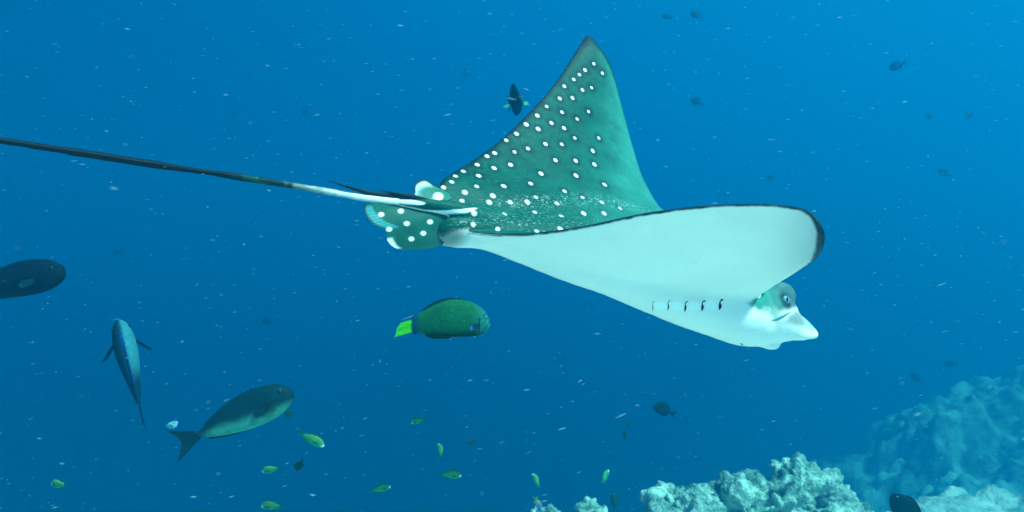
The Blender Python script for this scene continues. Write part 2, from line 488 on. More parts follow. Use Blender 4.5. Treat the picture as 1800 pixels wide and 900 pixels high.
co = relax(co, keep_h*(keep_h > .01)*smoothstep(.55, .40, np.abs(t_v)), 10)
und = fbm(co*11, 51, 3)*.0035+fbm(co*27, 52, 2)*.0010
co = co+nn*(und*smoothstep(.02, .06, edge)*(np.abs(t_v) < .97))[:, None]
ray_me.vertices.foreach_set('co', co.astype(np.float32).ravel()); ray_me.update()
nn = np.empty(nv*3, np.float32); ray_me.vertices.foreach_get('normal', nn); nn = nn.reshape(-1, 3).astype(float)
dist_mid = np.linalg.norm(co-flat[near], axis=1)
axis_pts = catmull(np.array([[*P(*b[0]), 0, 0] for b in BODY]), 200)[:, :3]
x_ax = (co-P(1434, 579, 2.70)) @ AX                      # 0 snout .. negative tailwards
q = (nn*up_v).sum(1)
head = smoothstep(-0.34, -0.22, x_ax)*(co[:, 0] > 0.6)
q_head = nn @ UP
q = q*(1-head)+q_head*head

fine = fbm(co*60, 5, 3); mott = fbm(co*9, 7, 4)
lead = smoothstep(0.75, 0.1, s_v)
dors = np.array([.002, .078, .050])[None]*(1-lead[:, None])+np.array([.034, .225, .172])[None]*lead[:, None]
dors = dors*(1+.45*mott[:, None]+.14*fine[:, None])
stri = fbm(np.stack([t_v*70, s_v*6, 0*t_v], 1), 15, 3)
dors *= (1+.12*stri*smoothstep(.15, .5, t_v))[:, None]
big_n = fbm(co*3.5, 61, 3)
ven = np.array([.90, .85, .77])[None]*(1+.05*mott+.06*big_n)[:, None]  # faint broad blotches painted in as soft belly shading
ven = np.repeat(ven, nv//len(ven), 0) if len(ven) != nv else ven
# dark margin of the wings
wT = np.where(edgeT, .0145, .013)+.018*smoothstep(.80, .98, np.abs(t_v))
dm = smoothstep(wT*1.5, wT*.35, edge+.003*fine)*smoothstep(.06, .16, np.abs(t_v))
dors = dors*(1-.95*dm[:, None])+np.array([.002, .012, .012])[None]*.95*dm[:, None]
wV = .0036+.015*smoothstep(-.72, -.97, t_v)+.015*smoothstep(.72, .97, t_v)
vm = smoothstep(wV*1.7, wV*.25, edge+.003*fine)*smoothstep(.06, .16, np.abs(t_v))
ven = ven*(1-.97*vm[:, None])+np.array([.004, .022, .022])[None]*.97*vm[:, None]

# white spots: places along the back as seen, then more on the hidden side
SPOTS = [(1044,112),(1059,128.5),(1028.5,123),(1018.5,131),(1008.5,139.5),(992,151.5),(1040,154),(1024,158),(984,173),(1006.5,172),
 (961,187),(988,197),(1034.5,196),(944.5,203),(969.5,216),(1014.5,209),(925,218.5),(946,226.5),(991.5,225),(908,235),(890,246.5),
 (1010.5,242.5),(959,253),(987.5,253.5),(1052.5,242.5),(928,261),(904.5,267),(869.5,269),(856,274.5),(1042,265),(976.5,281.5),(1012,282.5),
 (897.5,289.5),(868.5,295.5),(839,289.5),(814.5,301),(1045,289),(1012.5,308.5),(951,305),(841.5,309),(800.5,309.5),(794,319.5),(779.5,329.5),
 (838,327.5),(885.5,327),(933,322.5),(817,338),(992.5,336),(1063,324.5),(866.5,344),(942,346.5),(812,353),(860,355.5),(897,355.5),(927,355),
 (979,357.5),(1024,347),(1058,355.5),(833.5,374.5),(887,376),(940,373),(986.5,379.5),(1026,375),(1062,375),(786,381),(832,394.5),(875,402.5),(943.5,406.5),(985,402.5),(1090,366)]
bvh_v = [Vector(p) for p in co]
polys = [tuple(p.vertices) for p in ray_me.polygons]
bvh = BVHTree.FromPolygons(bvh_v, polys)
def hit(u, v):
    d = Vector(P(u, v, 1)).normalized()
    r = bvh.ray_cast(Vector((0, 0, 0)), d)
    return r
spot_c = []
for u, v in SPOTS:
    h = hit(u, v)
    if h[0] is None: continue
    spot_c.append(np.array(h[0]))
vis = len(spot_c)
mir = []
for p in spot_c:                                          # the other wing carries the same kind of rows
    i = kd.find(p)[1]; a, b = i//NS, i % NS
    a2 = NT-1-a
    if tt[a2] < -.25: mir.append(top[a2, b])
spot_c += mir
kd_all = kdtree.KDTree(nv)
for i, p in enumerate(co): kd_all.insert(p, i)
kd_all.balance()
spot_m = np.zeros(nv); halo = np.zeros(nv)
for k, p in enumerate(spot_c):
    r0 = .0063*(0.82+.32*random.random())*(1.08-.16*smoothstep(.4, .9, abs(t_v[kd_all.find(p)[1]])))
    if k == 11: pass
    for (_, i, d) in kd_all.find_range(p, .042):
        spot_m[i] = max(spot_m[i], float(smoothstep(r0*1.30, r0*.78, d)))
        halo[i] = max(halo[i], float(smoothstep(.030, r0, d)))
halo *= (1-spot_m)
dors *= (1-.60*halo*smoothstep(.05, .35, t_v))[:, None]
dors = dors*(1-spot_m[:, None])+np.array([.93, .95, .93])[None]*spot_m[:, None]

kind = smoothstep(-.10, .16, q+.05*fine)                  # 1 back, 0 belly
# head: grey-green only on the crown, round the eye and on the top of the snout
hm = head
eye_d = np.linalg.norm((co-EYE_BUMP), axis=1)
crown = smoothstep(.15, .45, q_head+.10*mott)
eye_patch = smoothstep(.058, .046, eye_d+.006*fine)*smoothstep(-.55, -.2, q_head+.1*fine)
snout = smoothstep(-.16, -.06, x_ax)*smoothstep(.05, .5, q_head+.25*mott)*.55
def in_poly(px, py, poly, soft):
    poly = np.array(poly, float); n = len(poly); inside = np.zeros(len(px), bool); dist = np.full(len(px), 1e9)
    for i in range(n):
        (ax_, ay_), (bx_, by_) = poly[i], poly[(i+1) % n]
        c_ = ((ay_ > py) != (by_ > py)) & (px < (bx_-ax_)*(py-ay_)/((by_-ay_) or 1e-9)+ax_)
        inside ^= c_
        t_ = np.clip(((px-ax_)*(bx_-ax_)+(py-ay_)*(by_-ay_))/((bx_-ax_)**2+(by_-ay_)**2), 0, 1)
        dist = np.minimum(dist, np.hypot(px-ax_-t_*(bx_-ax_), py-ay_-t_*(by_-ay_)))
    return smoothstep(-soft, soft, np.where(inside, dist, -dist))
near_side = ((co-P(1369, 521, 2.575)) @ LEFT < .045)
up_, vp_ = 900+F*co[:, 0]/co[:, 1]+4*fine+4*mott, 450-F*co[:, 2]/co[:, 1]+3*fine+4*mott
eye_patch = in_poly(up_, vp_, [(1343, 511), (1362, 490), (1375, 478), (1412, 490), (1408, 538), (1388, 545), (1370, 546), (1359, 537), (1352, 523)], 6.0)*near_side
snout = in_poly(up_, vp_, [(1399, 545), (1416, 550), (1442, 572), (1428, 584), (1408, 574), (1395, 570), (1380, 567), (1388, 556)], 8.0)*.75*near_side
kh = np.maximum(np.maximum(crown*(x_ax < -.09)*(~near_side), eye_patch), snout)
kind = kind*(1-hm)+kh*hm
sn = smoothstep(-.13, -.09, x_ax)[:, None]
headcol = (np.array([.070, .150, .145])[None]*(1-sn)+np.array([.10, .27, .30])[None]*sn)*(1+.45*mott[:, None]+.3*fine[:, None])
dors = dors*(1-hm[:, None])+headcol*hm[:, None]
dark_r = smoothstep(.034, .018, np.linalg.norm(co-np.array(hit(1380, 528)[0] or EYE_BUMP), axis=1))
dors *= (1-.88*dark_r*hm)[:, None]
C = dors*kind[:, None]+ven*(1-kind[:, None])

# tail: black whip, mottled, then white root
tc_pts = tail_c[:, :3]; ktl = kdtree.KDTree(len(tc_pts))
for i, p in enumerate(tc_pts): ktl.insert(p, i)
ktl.balance()
tl = [ktl.find(p) for p in co]
tli = np.array([a[1] for a in tl])/119.0; tld = np.array([a[2] for a in tl])
is_tail = (tld < .018) & (co[:, 0]/co[:, 1] < (702-900)/F)
u_px = 900+F*co[:, 0]/co[:, 1]
wht = smoothstep(480, 610, u_px+40*fine+50*mott)
grn = smoothstep(385, 470, u_px+20*mott)*(1-wht)
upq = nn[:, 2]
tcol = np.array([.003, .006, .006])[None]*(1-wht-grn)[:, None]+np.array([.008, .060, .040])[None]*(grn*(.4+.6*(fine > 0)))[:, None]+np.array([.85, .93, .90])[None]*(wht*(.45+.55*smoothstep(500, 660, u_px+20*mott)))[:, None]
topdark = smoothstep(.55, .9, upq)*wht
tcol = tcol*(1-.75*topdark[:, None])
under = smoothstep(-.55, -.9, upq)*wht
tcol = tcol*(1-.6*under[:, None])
low_mottle = wht*smoothstep(.05, .45, fine)*smoothstep(640, 540, u_px)*smoothstep(-.1, -.4, upq)  # darker mottling low on the white part of the tail
tcol = tcol*(1-.6*low_mottle[:, None])
C = np.where(is_tail[:, None], tcol, C)
# white streaks and green at the root of the tail
def line_mask(pts, r, soft=.5, ua=690, ub=900):
    k = kdtree.KDTree(60)
    pp = catmull([np.array(hit(u, v)[0]) if hit(u, v)[0] is not None else P(u, v, 2.06) for u, v in pts], 60)
    for i, p in enumerate(pp): k.insert(p, i)
    k.balance()
    out = np.zeros(nv)
    sel = np.where((u_px > ua) & (u_px < ub) & (q > -.2))[0]
    for i in sel:
        _, j_, d_ = k.find(co[i]); rr = r*(.25+.75*math.sin(math.pi*min(max(j_/59, .02), .98))**.6)+.0012*fine[i]
        out[i] = smoothstep(rr, rr*soft, d_)
    return out
w1 = line_mask([(692, 354), (720, 355.5), (746, 357.5)], .0085)
w2 = line_mask([(745, 370), (780, 373), (815, 371), (838, 366)], .0075)
w3 = line_mask([(768, 346), (772, 345), (776, 345)], .013)
wt_ = np.clip(w1+w2+w3, 0, 1)
C = C*(1-wt_[:, None])+np.array([.9, .95, .92])[None]*wt_[:, None]
# dusky corner where the pelvic fin meets the belly
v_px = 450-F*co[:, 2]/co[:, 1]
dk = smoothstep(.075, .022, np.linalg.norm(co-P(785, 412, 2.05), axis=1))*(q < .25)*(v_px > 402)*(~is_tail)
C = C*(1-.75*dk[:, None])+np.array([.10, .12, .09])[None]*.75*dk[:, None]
# pale ridges between the gill slits
GILL = [(1148, 538), (1175, 537), (1205, 539), (1235, 538), (1266, 536)]
for k in range(4):
    (ua, va), (ub, vb_) = GILL[k], GILL[k+1]
    c0 = hit((ua+ub)/2, (va+vb_)/2)[0]
    if c0 is not None:
        dd_ = co-np.array(c0)
        e_ = np.sqrt(((dd_@AX)/.026)**2+((dd_@UP)/.016)**2+((dd_@LEFT)/.03)**2)
        g_ = smoothstep(1.1, .7, e_)[:, None]*.85
        C = C*(1-g_)+np.array([.93, .95, .93])[None]*g_
C = np.clip(C, 0.002, .96)

sheen_mask = smoothstep(.22, .0, np.abs(t_v+.02))*smoothstep(.15, .45, s_v)*smoothstep(1.05, .7, s_v)*kind*(1-spot_m)*(~is_tail)
sheen_mask = np.clip(sheen_mask*.60+.10*kind*smoothstep(.3, .8, s_v)*(1-spot_m)*(~is_tail), 0, 1)*(1-hm*.4)
sheen = line_mask([(880, 358), (960, 353), (1040, 351), (1100, 361), (1140, 369)], .050, .15, 850, 1160)  # wet sheen along the back ridge, painted as denser flecks
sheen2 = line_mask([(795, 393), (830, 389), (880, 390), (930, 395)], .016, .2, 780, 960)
sheen_mask = np.clip(sheen_mask+(.85*sheen+.6*sheen2)*(1-spot_m), 0, 1)*(1-wt_)
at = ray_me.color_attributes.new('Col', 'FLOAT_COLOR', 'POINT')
c4 = np.empty((nv, 4), np.float32); c4[:, :3] = C; c4[:, 3] = sheen_mask
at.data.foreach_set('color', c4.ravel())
ray_me.polygons.foreach_set('use_smooth', [True]*len(ray_me.polygons))
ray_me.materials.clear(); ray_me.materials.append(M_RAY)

ROOT = Vector(P(1080, 450, 2.33))
ray = empty('eagle_ray', ROOT)
tag(ray, 'large white spotted eagle ray with raised wings and long black whip tail gliding right', 'ray')
def ray_part(name, me, mat):
    o = obj(name, me, mat, ray)
    o.matrix_parent_inverse = Matrix.Translation(-ROOT)
    return o
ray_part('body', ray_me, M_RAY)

def plate(name, outer, inner, thick, colfn, nu=60, nw=16, wave=0.0):
    """a fin: loft from the inner (root) curve to the outer (free) curve with real thickness"""
    A = catmull(inner, nu); B = catmull(outer, nu)
    w = np.linspace(0, 1, nw)
    G = A[:, None]*(1-w[None, :, None])+B[:, None]*w[None, :, None]
    n = np.cross(np.gradient(G, axis=0), np.gradient(G, axis=1)); n /= np.linalg.norm(n, axis=2, keepdims=True)+1e-9
    th = thick*(1-.8*w)[None, :]*np.ones((nu, 1))
    if wave:
        G = G+n*(wave*np.sin(np.arange(nu)*1.3)[:, None]*w[None, :])[..., None]
    T, B_ = G+n*th[..., None], G-n*th[..., None]
    Vv = np.concatenate([T.reshape(-1, 3), B_.reshape(-1, 3)])
    k = nu*nw; f0 = grid_faces(nu, nw); ff = list(f0)+[tuple(k+i for i in f[::-1]) for f in f0]
    ring = [i*nw for i in range(nu)]+[(nu-1)*nw+j for j in range(1, nw)]+[i*nw+nw-1 for i in range(nu-2, -1, -1)]+[j for j in range(nw-2, 0, -1)]
    for a, b in zip(ring, ring[1:]+ring[:1]): ff.append((b, a, k+a, k+b))
    U, W = np.meshgrid(np.linspace(0, 1, nu), w, indexing='ij')
    side = np.concatenate([np.ones(k), np.zeros(k)])
    cc = colfn(np.concatenate([U.ravel(), U.ravel()]), np.concatenate([W.ravel(), W.ravel()]), Vv, side)
    return make_mesh(name, Vv, ff, np.clip(cc, .002, .96))

# near pelvic fin: dark green plate with white spots hanging behind the belly
PV_SPOT = [(670, 377), (704.5, 371), (715, 393), (684, 403), (756, 390), (723, 420), (744, 410)]
def pelvic_col(u, w, p, side):
    px = 900+F*p[:, 0]/p[:, 1]; py = 450-F*p[:, 2]/p[:, 1]
    f = fbm(p*60, 3, 3); m = fbm(p*14, 4, 3)
    c = np.array([.012, .10, .07])[None]*(1+.2*f+.3*m)[:, None]
    tip = smoothstep(.80, .84, w)*smoothstep(.52, .47, u)*smoothstep(0.02, .08, u)   # translucent trailing rim
    c = c*(1-tip[:, None])+np.array([.05, .25, .25])[None]*tip[:, None]*(1+.25*np.sin(u*150))[:, None]
    c *= (1-.8*smoothstep(.94, .99, w)*(u < .5))[:, None]
    wl = smoothstep(.90, .97, w+.03*f)*smoothstep(.60, .66, u)*smoothstep(.84, .78, u)
    c = c*(1-wl[:, None])+np.array([.9, .93, .9])[None]*wl[:, None]
    for a, b in PV_SPOT:
        d = np.linalg.norm(p-P(a, b, 2.03), axis=1) if False else np.hypot(px-a, (py-b)*1.15)*2.03/F
        s = smoothstep(.0084, .0056, d)
        c = c*(1-s[:, None])+np.array([.93, .95, .93])[None]*s[:, None]
    return c
pv_in = [P(708, 354, 2.03), P(735, 359, 2.05), P(765, 366, 2.065), P(800, 378, 2.08), P(795, 400, 2.075), P(786, 416, 2.065), P(776, 431, 2.06)]
pv_out = [P(640, 359, 1.975), P(641, 375, 1.97), P(655, 394, 1.97), P(678, 405, 1.985), P(682, 424, 1.99), P(703, 438, 2.01), P(752, 437, 2.04)]
ray_part('pelvic_fin', plate('pelvic_fin', pv_out, pv_in, .0032, pelvic_col, 140, 60), M_FIN)
# its fellow on the far side, mostly hidden by the tail root
fp_out = [np.array(p)+LEFT*.19-UP*.01 for p in pv_out]; fp_in = [np.array(p)+LEFT*.13 for p in pv_in]
fp_out = [p*0.6+q_*0.4 for p, q_ in zip(fp_out, fp_in)]
fp_out = [p+LEFT*-.05-UP*.03 for p in fp_out]; fp_in = [p+LEFT*-.06-UP*.02 for p in fp_in]
ray_part('pelvic_fin', plate('pelvic_fin', fp_out, fp_in, .0032, lambda u, w, p, s: np.array([.018, .155, .112])[None]*(1+.2*fbm(p*60, 3, 3))[:, None], 40, 14), M_FIN)
# small rounded dorsal fin on the tail root
def dorsal_col(u, w, p, side):
    f = fbm(p*70, 6, 3)
    px = 900+F*p[:, 0]/p[:, 1]; py = 450-F*p[:, 2]/p[:, 1]
    k_ = smoothstep(.35, .75, u)[:, None]
    c = (np.array([.22, .50, .46])[None]*(1-k_)+np.array([.02, .16, .11])[None]*k_)*(1+.15*f)[:, None]
    pale = smoothstep(.55, .80, w+.05*np.sin(u*90))*smoothstep(.7, .5, u)
    c = c*(1-pale[:, None])+np.array([.75, .92, .9])[None]*pale[:, None]
    dk = smoothstep(18, 9, np.hypot(px-752, (py-339)*1.2)+3*f)
    c = c*(1-.75*dk[:, None])+np.array([.03, .14, .08])[None]*.75*dk[:, None]
    rimd = smoothstep(.84, .92, w)*smoothstep(.0, .04, u)
    c = c*(1-.95*rimd[:, None])+np.array([.003, .012, .012])[None]*.95*rimd[:, None]
    ws = smoothstep(11, 7, np.hypot(px-770, (py-345.5)*1.25))
    c = c*(1-ws[:, None])+np.array([.93, .95, .93])[None]*ws[:, None]
    return c
df_in = [P(738, 349, 2.05), P(750, 352, 2.052), P(765, 354, 2.06), P(780, 354, 2.07), P(792, 352, 2.08)]
df_out = [P(729, 341, 2.045), P(729, 323, 2.05), P(743, 314.5, 2.058), P(762, 324, 2.07), P(788, 338, 2.09)]
ray_part('dorsal_fin', plate('dorsal_fin', df_out, df_in, .006, dorsal_col, 70, 34), M_FIN)

# two barbed tail spines
def spine(pts, w0):
    C_ = catmull([P(*p) for p in pts], 30); Vv, ff = [], []
    d = np.gradient(C_, axis=0)
    for i in range(30):
        t = d[i]/np.linalg.norm(d[i]); a = np.cross(t, [0, 1, 0]); a /= np.linalg.norm(a); b = np.cross(t, a)
        r = w0*(1-(i/29)**1.6)+.0004
        r *= 1+(.10 if i % 2 else 0)
        for j in range(8):
            th_ = 2*math.pi*j/8
            Vv.append(C_[i]+a*r*math.cos(th_)+b*r*.6*math.sin(th_))
    ff = grid_faces(30, 8, True); ff.append(tuple(range(8))[::-1]); ff.append(tuple(29*8+j for j in range(8)))
    c = np.array([.006, .020, .018])[None]*(1+.5*fbm(np.array(Vv)*50, 2, 2))[:, None]
    return make_mesh('tail_spine', Vv, ff, c)
ray_part('tail_spine', spine([(752, 356, 2.05), (728, 349.5, 2.032), (700, 346, 2.018), (650, 339, 1.985), (610, 328, 1.955), (573, 316, 1.93)], .0084), M_FIN)
ray_part('tail_spine', spine([(756, 355, 2.05), (728, 346.5, 2.028), (695, 339.5, 2.008), (665, 334, 1.995)], .0062), M_FIN)

# eye with a slit pupil, set into the near side of the head
def eyeball(center, look, upv, r):
    look = Vector(look).normalized(); upv = Vector(upv); side = look.cross(upv).normalized(); upv = side.cross(look)
    Vv, cc = [], []
    n, m = 22, 28
    for i in range(n+1):
        a = math.pi*i/n
        for j in range(m):
            b = 2*math.pi*j/m
            x, y = math.sin(a)*math.cos(b), math.sin(a)*math.sin(b)
            p = Vector(center)+(look*math.cos(a)*.75+side*x+upv*y)*r
            Vv.append(tuple(p))
            rr = math.hypot(x, y)
            if math.cos(a) < 0 or rr > .80: c = (.010, .040, .045)
            elif abs(x+.06*y) < .27*max(0, 1-(y/.66)**2)+.001: c = (.004, .01, .012)
            else: c = (.13, .31, .31) if rr > .35 else (.08, .22, .23)
            cc.append(c)
    return make_mesh('eye', Vv, grid_faces(n+1, m, True), cc)
M_EYE = skin('eye_surface', rough=.2, spec=.12, grain=.05, bump=0)
for (u, v), sgn in (((1382, 527), 1),):
    h = hit(u, v)
    nrm_e = Vector(h[1]); look = (nrm_e*.5+Vector((0.15, -1, 0)).normalized()*.5)
    ray_part('eye', eyeball(h[0]-Vector(look).normalized()*.006, look, (.15, 0, 1), .0165), M_EYE)
fh = bvh.ray_cast(Vector(FAR_BUMP+LEFT*.4+UP*.008), Vector(-LEFT))
lc = np.array(fh[0])-LEFT*.006
ray_part('eye', eyeball(lc, LEFT, (0, 0, 1), .0185), M_EYE)

# gill slits, mouth and nostril: dark openings edged on the skin
def slit(pts, widths, name):
    pp, nr = [], []
    for u, v in pts:
        h = hit(u, v)
        if h[0] is None: return None
        pp.append(np.array(h[0])); nr.append(np.array(h[1]))
    C_ = catmull(pp, 18); N_ = catmull(nr, 18); W_ = catmull([[w] for w in widths], 18)[:, 0]
    Vv = []
    d = np.gradient(C_, axis=0)
    for i in range(18):
        t = d[i]/np.linalg.norm(d[i]); n = N_[i]/np.linalg.norm(N_[i]); s = np.cross(t, n)
        for k, (a, b) in enumerate(((-1, -.002), (-.6, .0012), (.6, .0012), (1, -.002))):
            Vv.append(C_[i]+s*a*W_[i]+n*b)
    return make_mesh(name, Vv, grid_faces(18, 4))
for k, (u, v) in enumerate(GILL):
    g = [.0012, .0022, .0036, .0052, .0066][k]; hk = [2, 3, 4, 5, 5][k]
    me = slit([(u+hk, v-8.5), (u+1.5, v-8.5), (u-.5, v-4), (u, v+2.5), (u-1.5, v+8.5)],
              [g*.5, g*.5, g*.4, g*1.25, g*.3], 'gill_slit')
    if me: ray_part('gill_slit', me, M_DARK)
me = slit([(1357, 563), (1366, 561), (1377, 556), (1390, 548)], [.0012, .0045, .005, .001], 'nostril_groove')
M_GROOVE = plain('groove_skin', (.07, .24, .25), .7, .15)
if me: ray_part('nostril_groove', me, M_GROOVE)
me = slit([(1302, 603), (1304, 605), (1306, 606.5)], [.003, .004, .002], 'mouth_corner')
if me: ray_part('mouth_corner', me, M_GROOVE)

# ------------------------------------------------------------------ fish
def fish_body(prof, colfn, L, m=24, n=56, bend=0.0):
    """prof rows: x along (1 snout .. 0 tail tip), top z, bottom z, half width; all in body lengths"""
    S = catmull(np.array(prof, float), n)
    Vv = []
    for x, a, b, w in S:
        c, h = (a+b)/2, max((a-b)/2, .002)
        for j in range(m):
            t = 2*math.pi*j/m
            yy = math.copysign(abs(math.sin(t))**.9, math.sin(t))*max(w, .002)
            zz = math.cos(t)*h
            Vv.append((x, yy, c+zz))
    Vv = np.array(Vv)
    ff = grid_faces(n, m, True); ff.append(tuple(range(m))[::-1]); ff.append(tuple((n-1)*m+j for j in range(m)))
    c = colfn(Vv)
    Vv = bendf(Vv, bend)
    return make_mesh('fish_body', (Vv-np.array([.5, 0, 0]))*L, ff, np.clip(c, .002, .95))

def bendf(V_, k):
    V_ = np.array(V_, float)
    V_[:, 1] += k*np.clip(.6-V_[:, 0], 0, 1)**2
    return V_

def fin_mesh(name, root, tip, colfn, L, thick=.006, nu=18, nw=7, bend=0.0):
    A = catmull(root, nu); B = catmull(tip, nu); w = np.linspace(0, 1, nw)
    G = A[:, None]*(1-w[None, :, None])+B[:, None]*w[None, :, None]
    n = np.cross(np.gradient(G, axis=0), np.gradient(G, axis=1)); n /= np.linalg.norm(n, axis=2, keepdims=True)+1e-9
    th = thick*(1-.75*w)[None]*(1+.35*np.sin(np.arange(nu)*2.1))[:, None]
    T, B_ = G+n*th[..., None], G-n*th[..., None]
    Vv = np.concatenate([T.reshape(-1, 3), B_.reshape(-1, 3)]); k = nu*nw
    f0 = grid_faces(nu, nw); ff = list(f0)+[tuple(k+i for i in f[::-1]) for f in f0]
    ring = [i*nw for i in range(nu)]+[(nu-1)*nw+j for j in range(1, nw)]+[i*nw+nw-1 for i in range(nu-2, -1, -1)]+[j for j in range(nw-2, 0, -1)]
    for a, b in zip(ring, ring[1:]+ring[:1]): ff.append((b, a, k+a, k+b))
    c = colfn(Vv)
    Vv = bendf(Vv, bend)
    return make_mesh(name, (Vv-np.array([.5, 0, 0]))*L, ff, np.clip(c, .002, .95))

def const(rgb, var=.25):
    return lambda p: np.array(rgb)[None]*(1+var*fbm(p*9, 3, 3))[:, None]

def eye_mesh(r, dark=(.004, .008, .01), rimc=(.25, .35, .25)):
    Vv, cc = [], []
    for i in range(9):
        a = math.pi*i/8
        for j in range(12):
            b = 2*math.pi*j/12
            Vv.append((r*math.sin(a)*math.cos(b), r*.6*math.cos(a), r*math.sin(a)*math.sin(b)))
            cc.append(dark if math.sin(a) < .62 else rimc)
    return make_mesh('fish_eye', Vv, grid_faces(9, 12, True), cc)

def place(root, pos, fwd, up):
    f = Vector(fwd).normalized(); u = Vector(up); s = u.cross(f).normalized(); u = f.cross(s)
    m = Matrix(((f.x, s.x, u.x, 0), (f.y, s.y, u.y, 0), (f.z, s.z, u.z, 0), (0, 0, 0, 1)))
    root.matrix_world = Matrix.Translation(Vector(pos)) @ m

def copy_fish(o, label, group=None):
    c = o.copy(); col.objects.link(c); c['label'] = label
    if group: c['group'] = group
    for ch in o.children:
        d = ch.copy(); col.objects.link(d); d.parent = c
    return c

# --- green wrasse with yellow-green tail
def wrasse_col(p):
    x, z = p[:, 0], p[:, 2]
    f = fbm(p*40, 3, 3)
    bars = .5+.5*np.sin(x*330+2*np.sin(z*25))
    c = np.array([.006, .105, .040])[None]*(1+.2*f)[:, None]
    hd = smoothstep(.82, .95, x)
    c = c*(1-hd[:, None])+np.array([.012, .16, .13])[None]*hd[:, None]
    bm = smoothstep(.62, .45, x)*smoothstep(-.16, -.06, z)*smoothstep(.12, .03, z)
    c = c*(1+(.45*bm*(bars-.35))[:, None])
    dk = smoothstep(-.11, -.17, z+.01*f)*smoothstep(.28, .38, x)*smoothstep(.98, .8, x)
    c = c*(1-.80*dk[:, None])
    tp = smoothstep(.12, .05, np.abs(z-.19))*0
    tail = smoothstep(.29, .225, x)
    c = c*(1-tail[:, None])+np.array([.006, .06, .13])[None]*tail[:, None]
    # dark lines on the cheek and a dark bar at the gill cover
    lines = smoothstep(.55, .85, np.sin((x*1.1-z*.7)*120+2*f))*smoothstep(.905, .925, x)
    c = c*(1-.7*lines[:, None])
    bar = smoothstep(.012, .005, np.abs(x-(.885+.06*(z+.02))+.004*f))*smoothstep(.03, .0, z)*smoothstep(-.16, -.1, z)
    c = c*(1-.85*bar[:, None])
    return c
def wrasse():
    L = 172/F*1.8
    r = empty('wrasse'); tag(r, 'green wrasse with bright yellow green tail swimming below the ray', 'fish')
    pr = [(.999, -.055, -.075, .006), (.985, .00, -.105, .03), (.95, .07, -.14, .05), (.90, .118, -.165, .066), (.83, .163, -.178, .08), (.73, .192, -.182, .088),
          (.62, .20, -.182, .088), (.54, .188, -.178, .082), (.44, .147, -.168, .066), (.34, .098, -.155, .046), (.26, .056, -.142, .03), (.205, .038, -.132, .018)]
    obj('body', fish_body(pr, wrasse_col, L, 40, 110, .25), M_FISH, r)
    def tailcol(p):
        x, z = p[:, 0], p[:, 2]; f = fbm(p*np.array([8., 1, 60]), 3, 3)
        cl = -.055-.28*(.24-x)
        d = np.abs(z-cl)
        c = np.array([.06, .56, .006])[None]*(1+.45*f)[:, None]
        blue = smoothstep(.056, .070, d)
        c = c*(1-blue[:, None])+np.array([.01, .08, .20])[None]*blue[:, None]
        ed = smoothstep(.086, .098, d)
        c = c*(1-ed[:, None])+np.array([.12, .32, .55])[None]*ed[:, None]
        c *= (1-.8*smoothstep(.20, .235, x))[:, None]*np.ones((1, 3))
        return c
    obj('tail_fin', fin_mesh('tail_fin', [(.25, 0, .058), (.235, 0, .01), (.23, 0, -.05), (.235, 0, -.10), (.25, 0, -.146)],
        [(.095, 0, .002), (.075, 0, -.05), (.045, 0, -.09), (.04, 0, -.14), (.0, 0, -.20)], tailcol, L, .006, 40, 24, .25), M_FISH, r)
    obj('dorsal_fin', fin_mesh('dorsal_fin', [(.31, 0, .075), (.42, 0, .13), (.54, 0, .18), (.64, 0, .195), (.76, 0, .18)],
        [(.29, 0, .092), (.40, 0, .162), (.52, 0, .208), (.64, 0, .216), (.78, 0, .185)],
        lambda p: np.array([.006, .035, .035])[None]*np.ones((len(p), 1)), L, .004, 30, 6, .25), M_FISH, r)
    obj('anal_fin', fin_mesh('anal_fin', [(.33, 0, -.145), (.42, 0, -.16), (.50, 0, -.172), (.60, 0, -.178)],
        [(.34, 0, -.172), (.42, 0, -.202), (.50, 0, -.214), (.60, 0, -.19)],
        lambda p: np.array([.008, .04, .02])[None]*(1+6*smoothstep(-.196, -.208, p[:, 2]))[:, None], L, .004, 24, 6, .25), M_FISH, r)
    for s in (-1, 1):
        obj('pectoral_fin', fin_mesh('pectoral_fin', [(.885, s*.068, -.045), (.87, s*.072, -.075), (.865, s*.07, -.10)],
            [(.805, s*.115, -.06), (.785, s*.115, -.085), (.80, s*.105, -.115)],
            lambda p: np.array([.004, .03, .06])[None]+np.array([.01, .10, .30])[None]*smoothstep(.83, .79, p[:, 0])[:, None], L, .004, 14, 8), M_FISH, r)
        e = obj('eye', eye_mesh(.015*L, rimc=(.05, .22, .2)), M_EYE, r); e.location = ((.945-.5)*L, s*.047*L, .012*L)
    return r
w = wrasse()
place(w, P(776, 561, 1.8), (1, .10, .0), (0, .08, 1))

# --- unicornfish
def uni_col(k_dark, belly=(.05, .30, .21), back=(.001, .024, .030)):
    def f_(p):
        x, z = p[:, 0], p[:, 2]; f = fbm(p*7, 4, 4)
        b = smoothstep(-.02, -.105, z+.03*f+.10*(x-.75))*smoothstep(.18, .35, x)*(1-k_dark)
        c = np.array(back)[None]*(1+.4*f)[:, None]*(1-b[:, None])+np.array(belly)[None]*b[:, None]
        dk = smoothstep(.09, .04, np.hypot(x-.78, (z+.06)*1.3)+.02*f)
        c *= (1-.6*dk[:, None])
        return c
    return f_
UNI = [(.998, -.01, -.025, .006), (.985, .045, -.05, .025), (.945, .082, -.085, .05), (.88, .118, -.115, .066), (.80, .138, -.132, .076), (.70, .145, -.135, .078),
       (.60, .138, -.128, .07), (.50, .118, -.112, .058), (.40, .088, -.088, .042), (.31, .052, -.058, .028), (.25, .026, -.032, .017), (.215, .02, -.022, .012)]
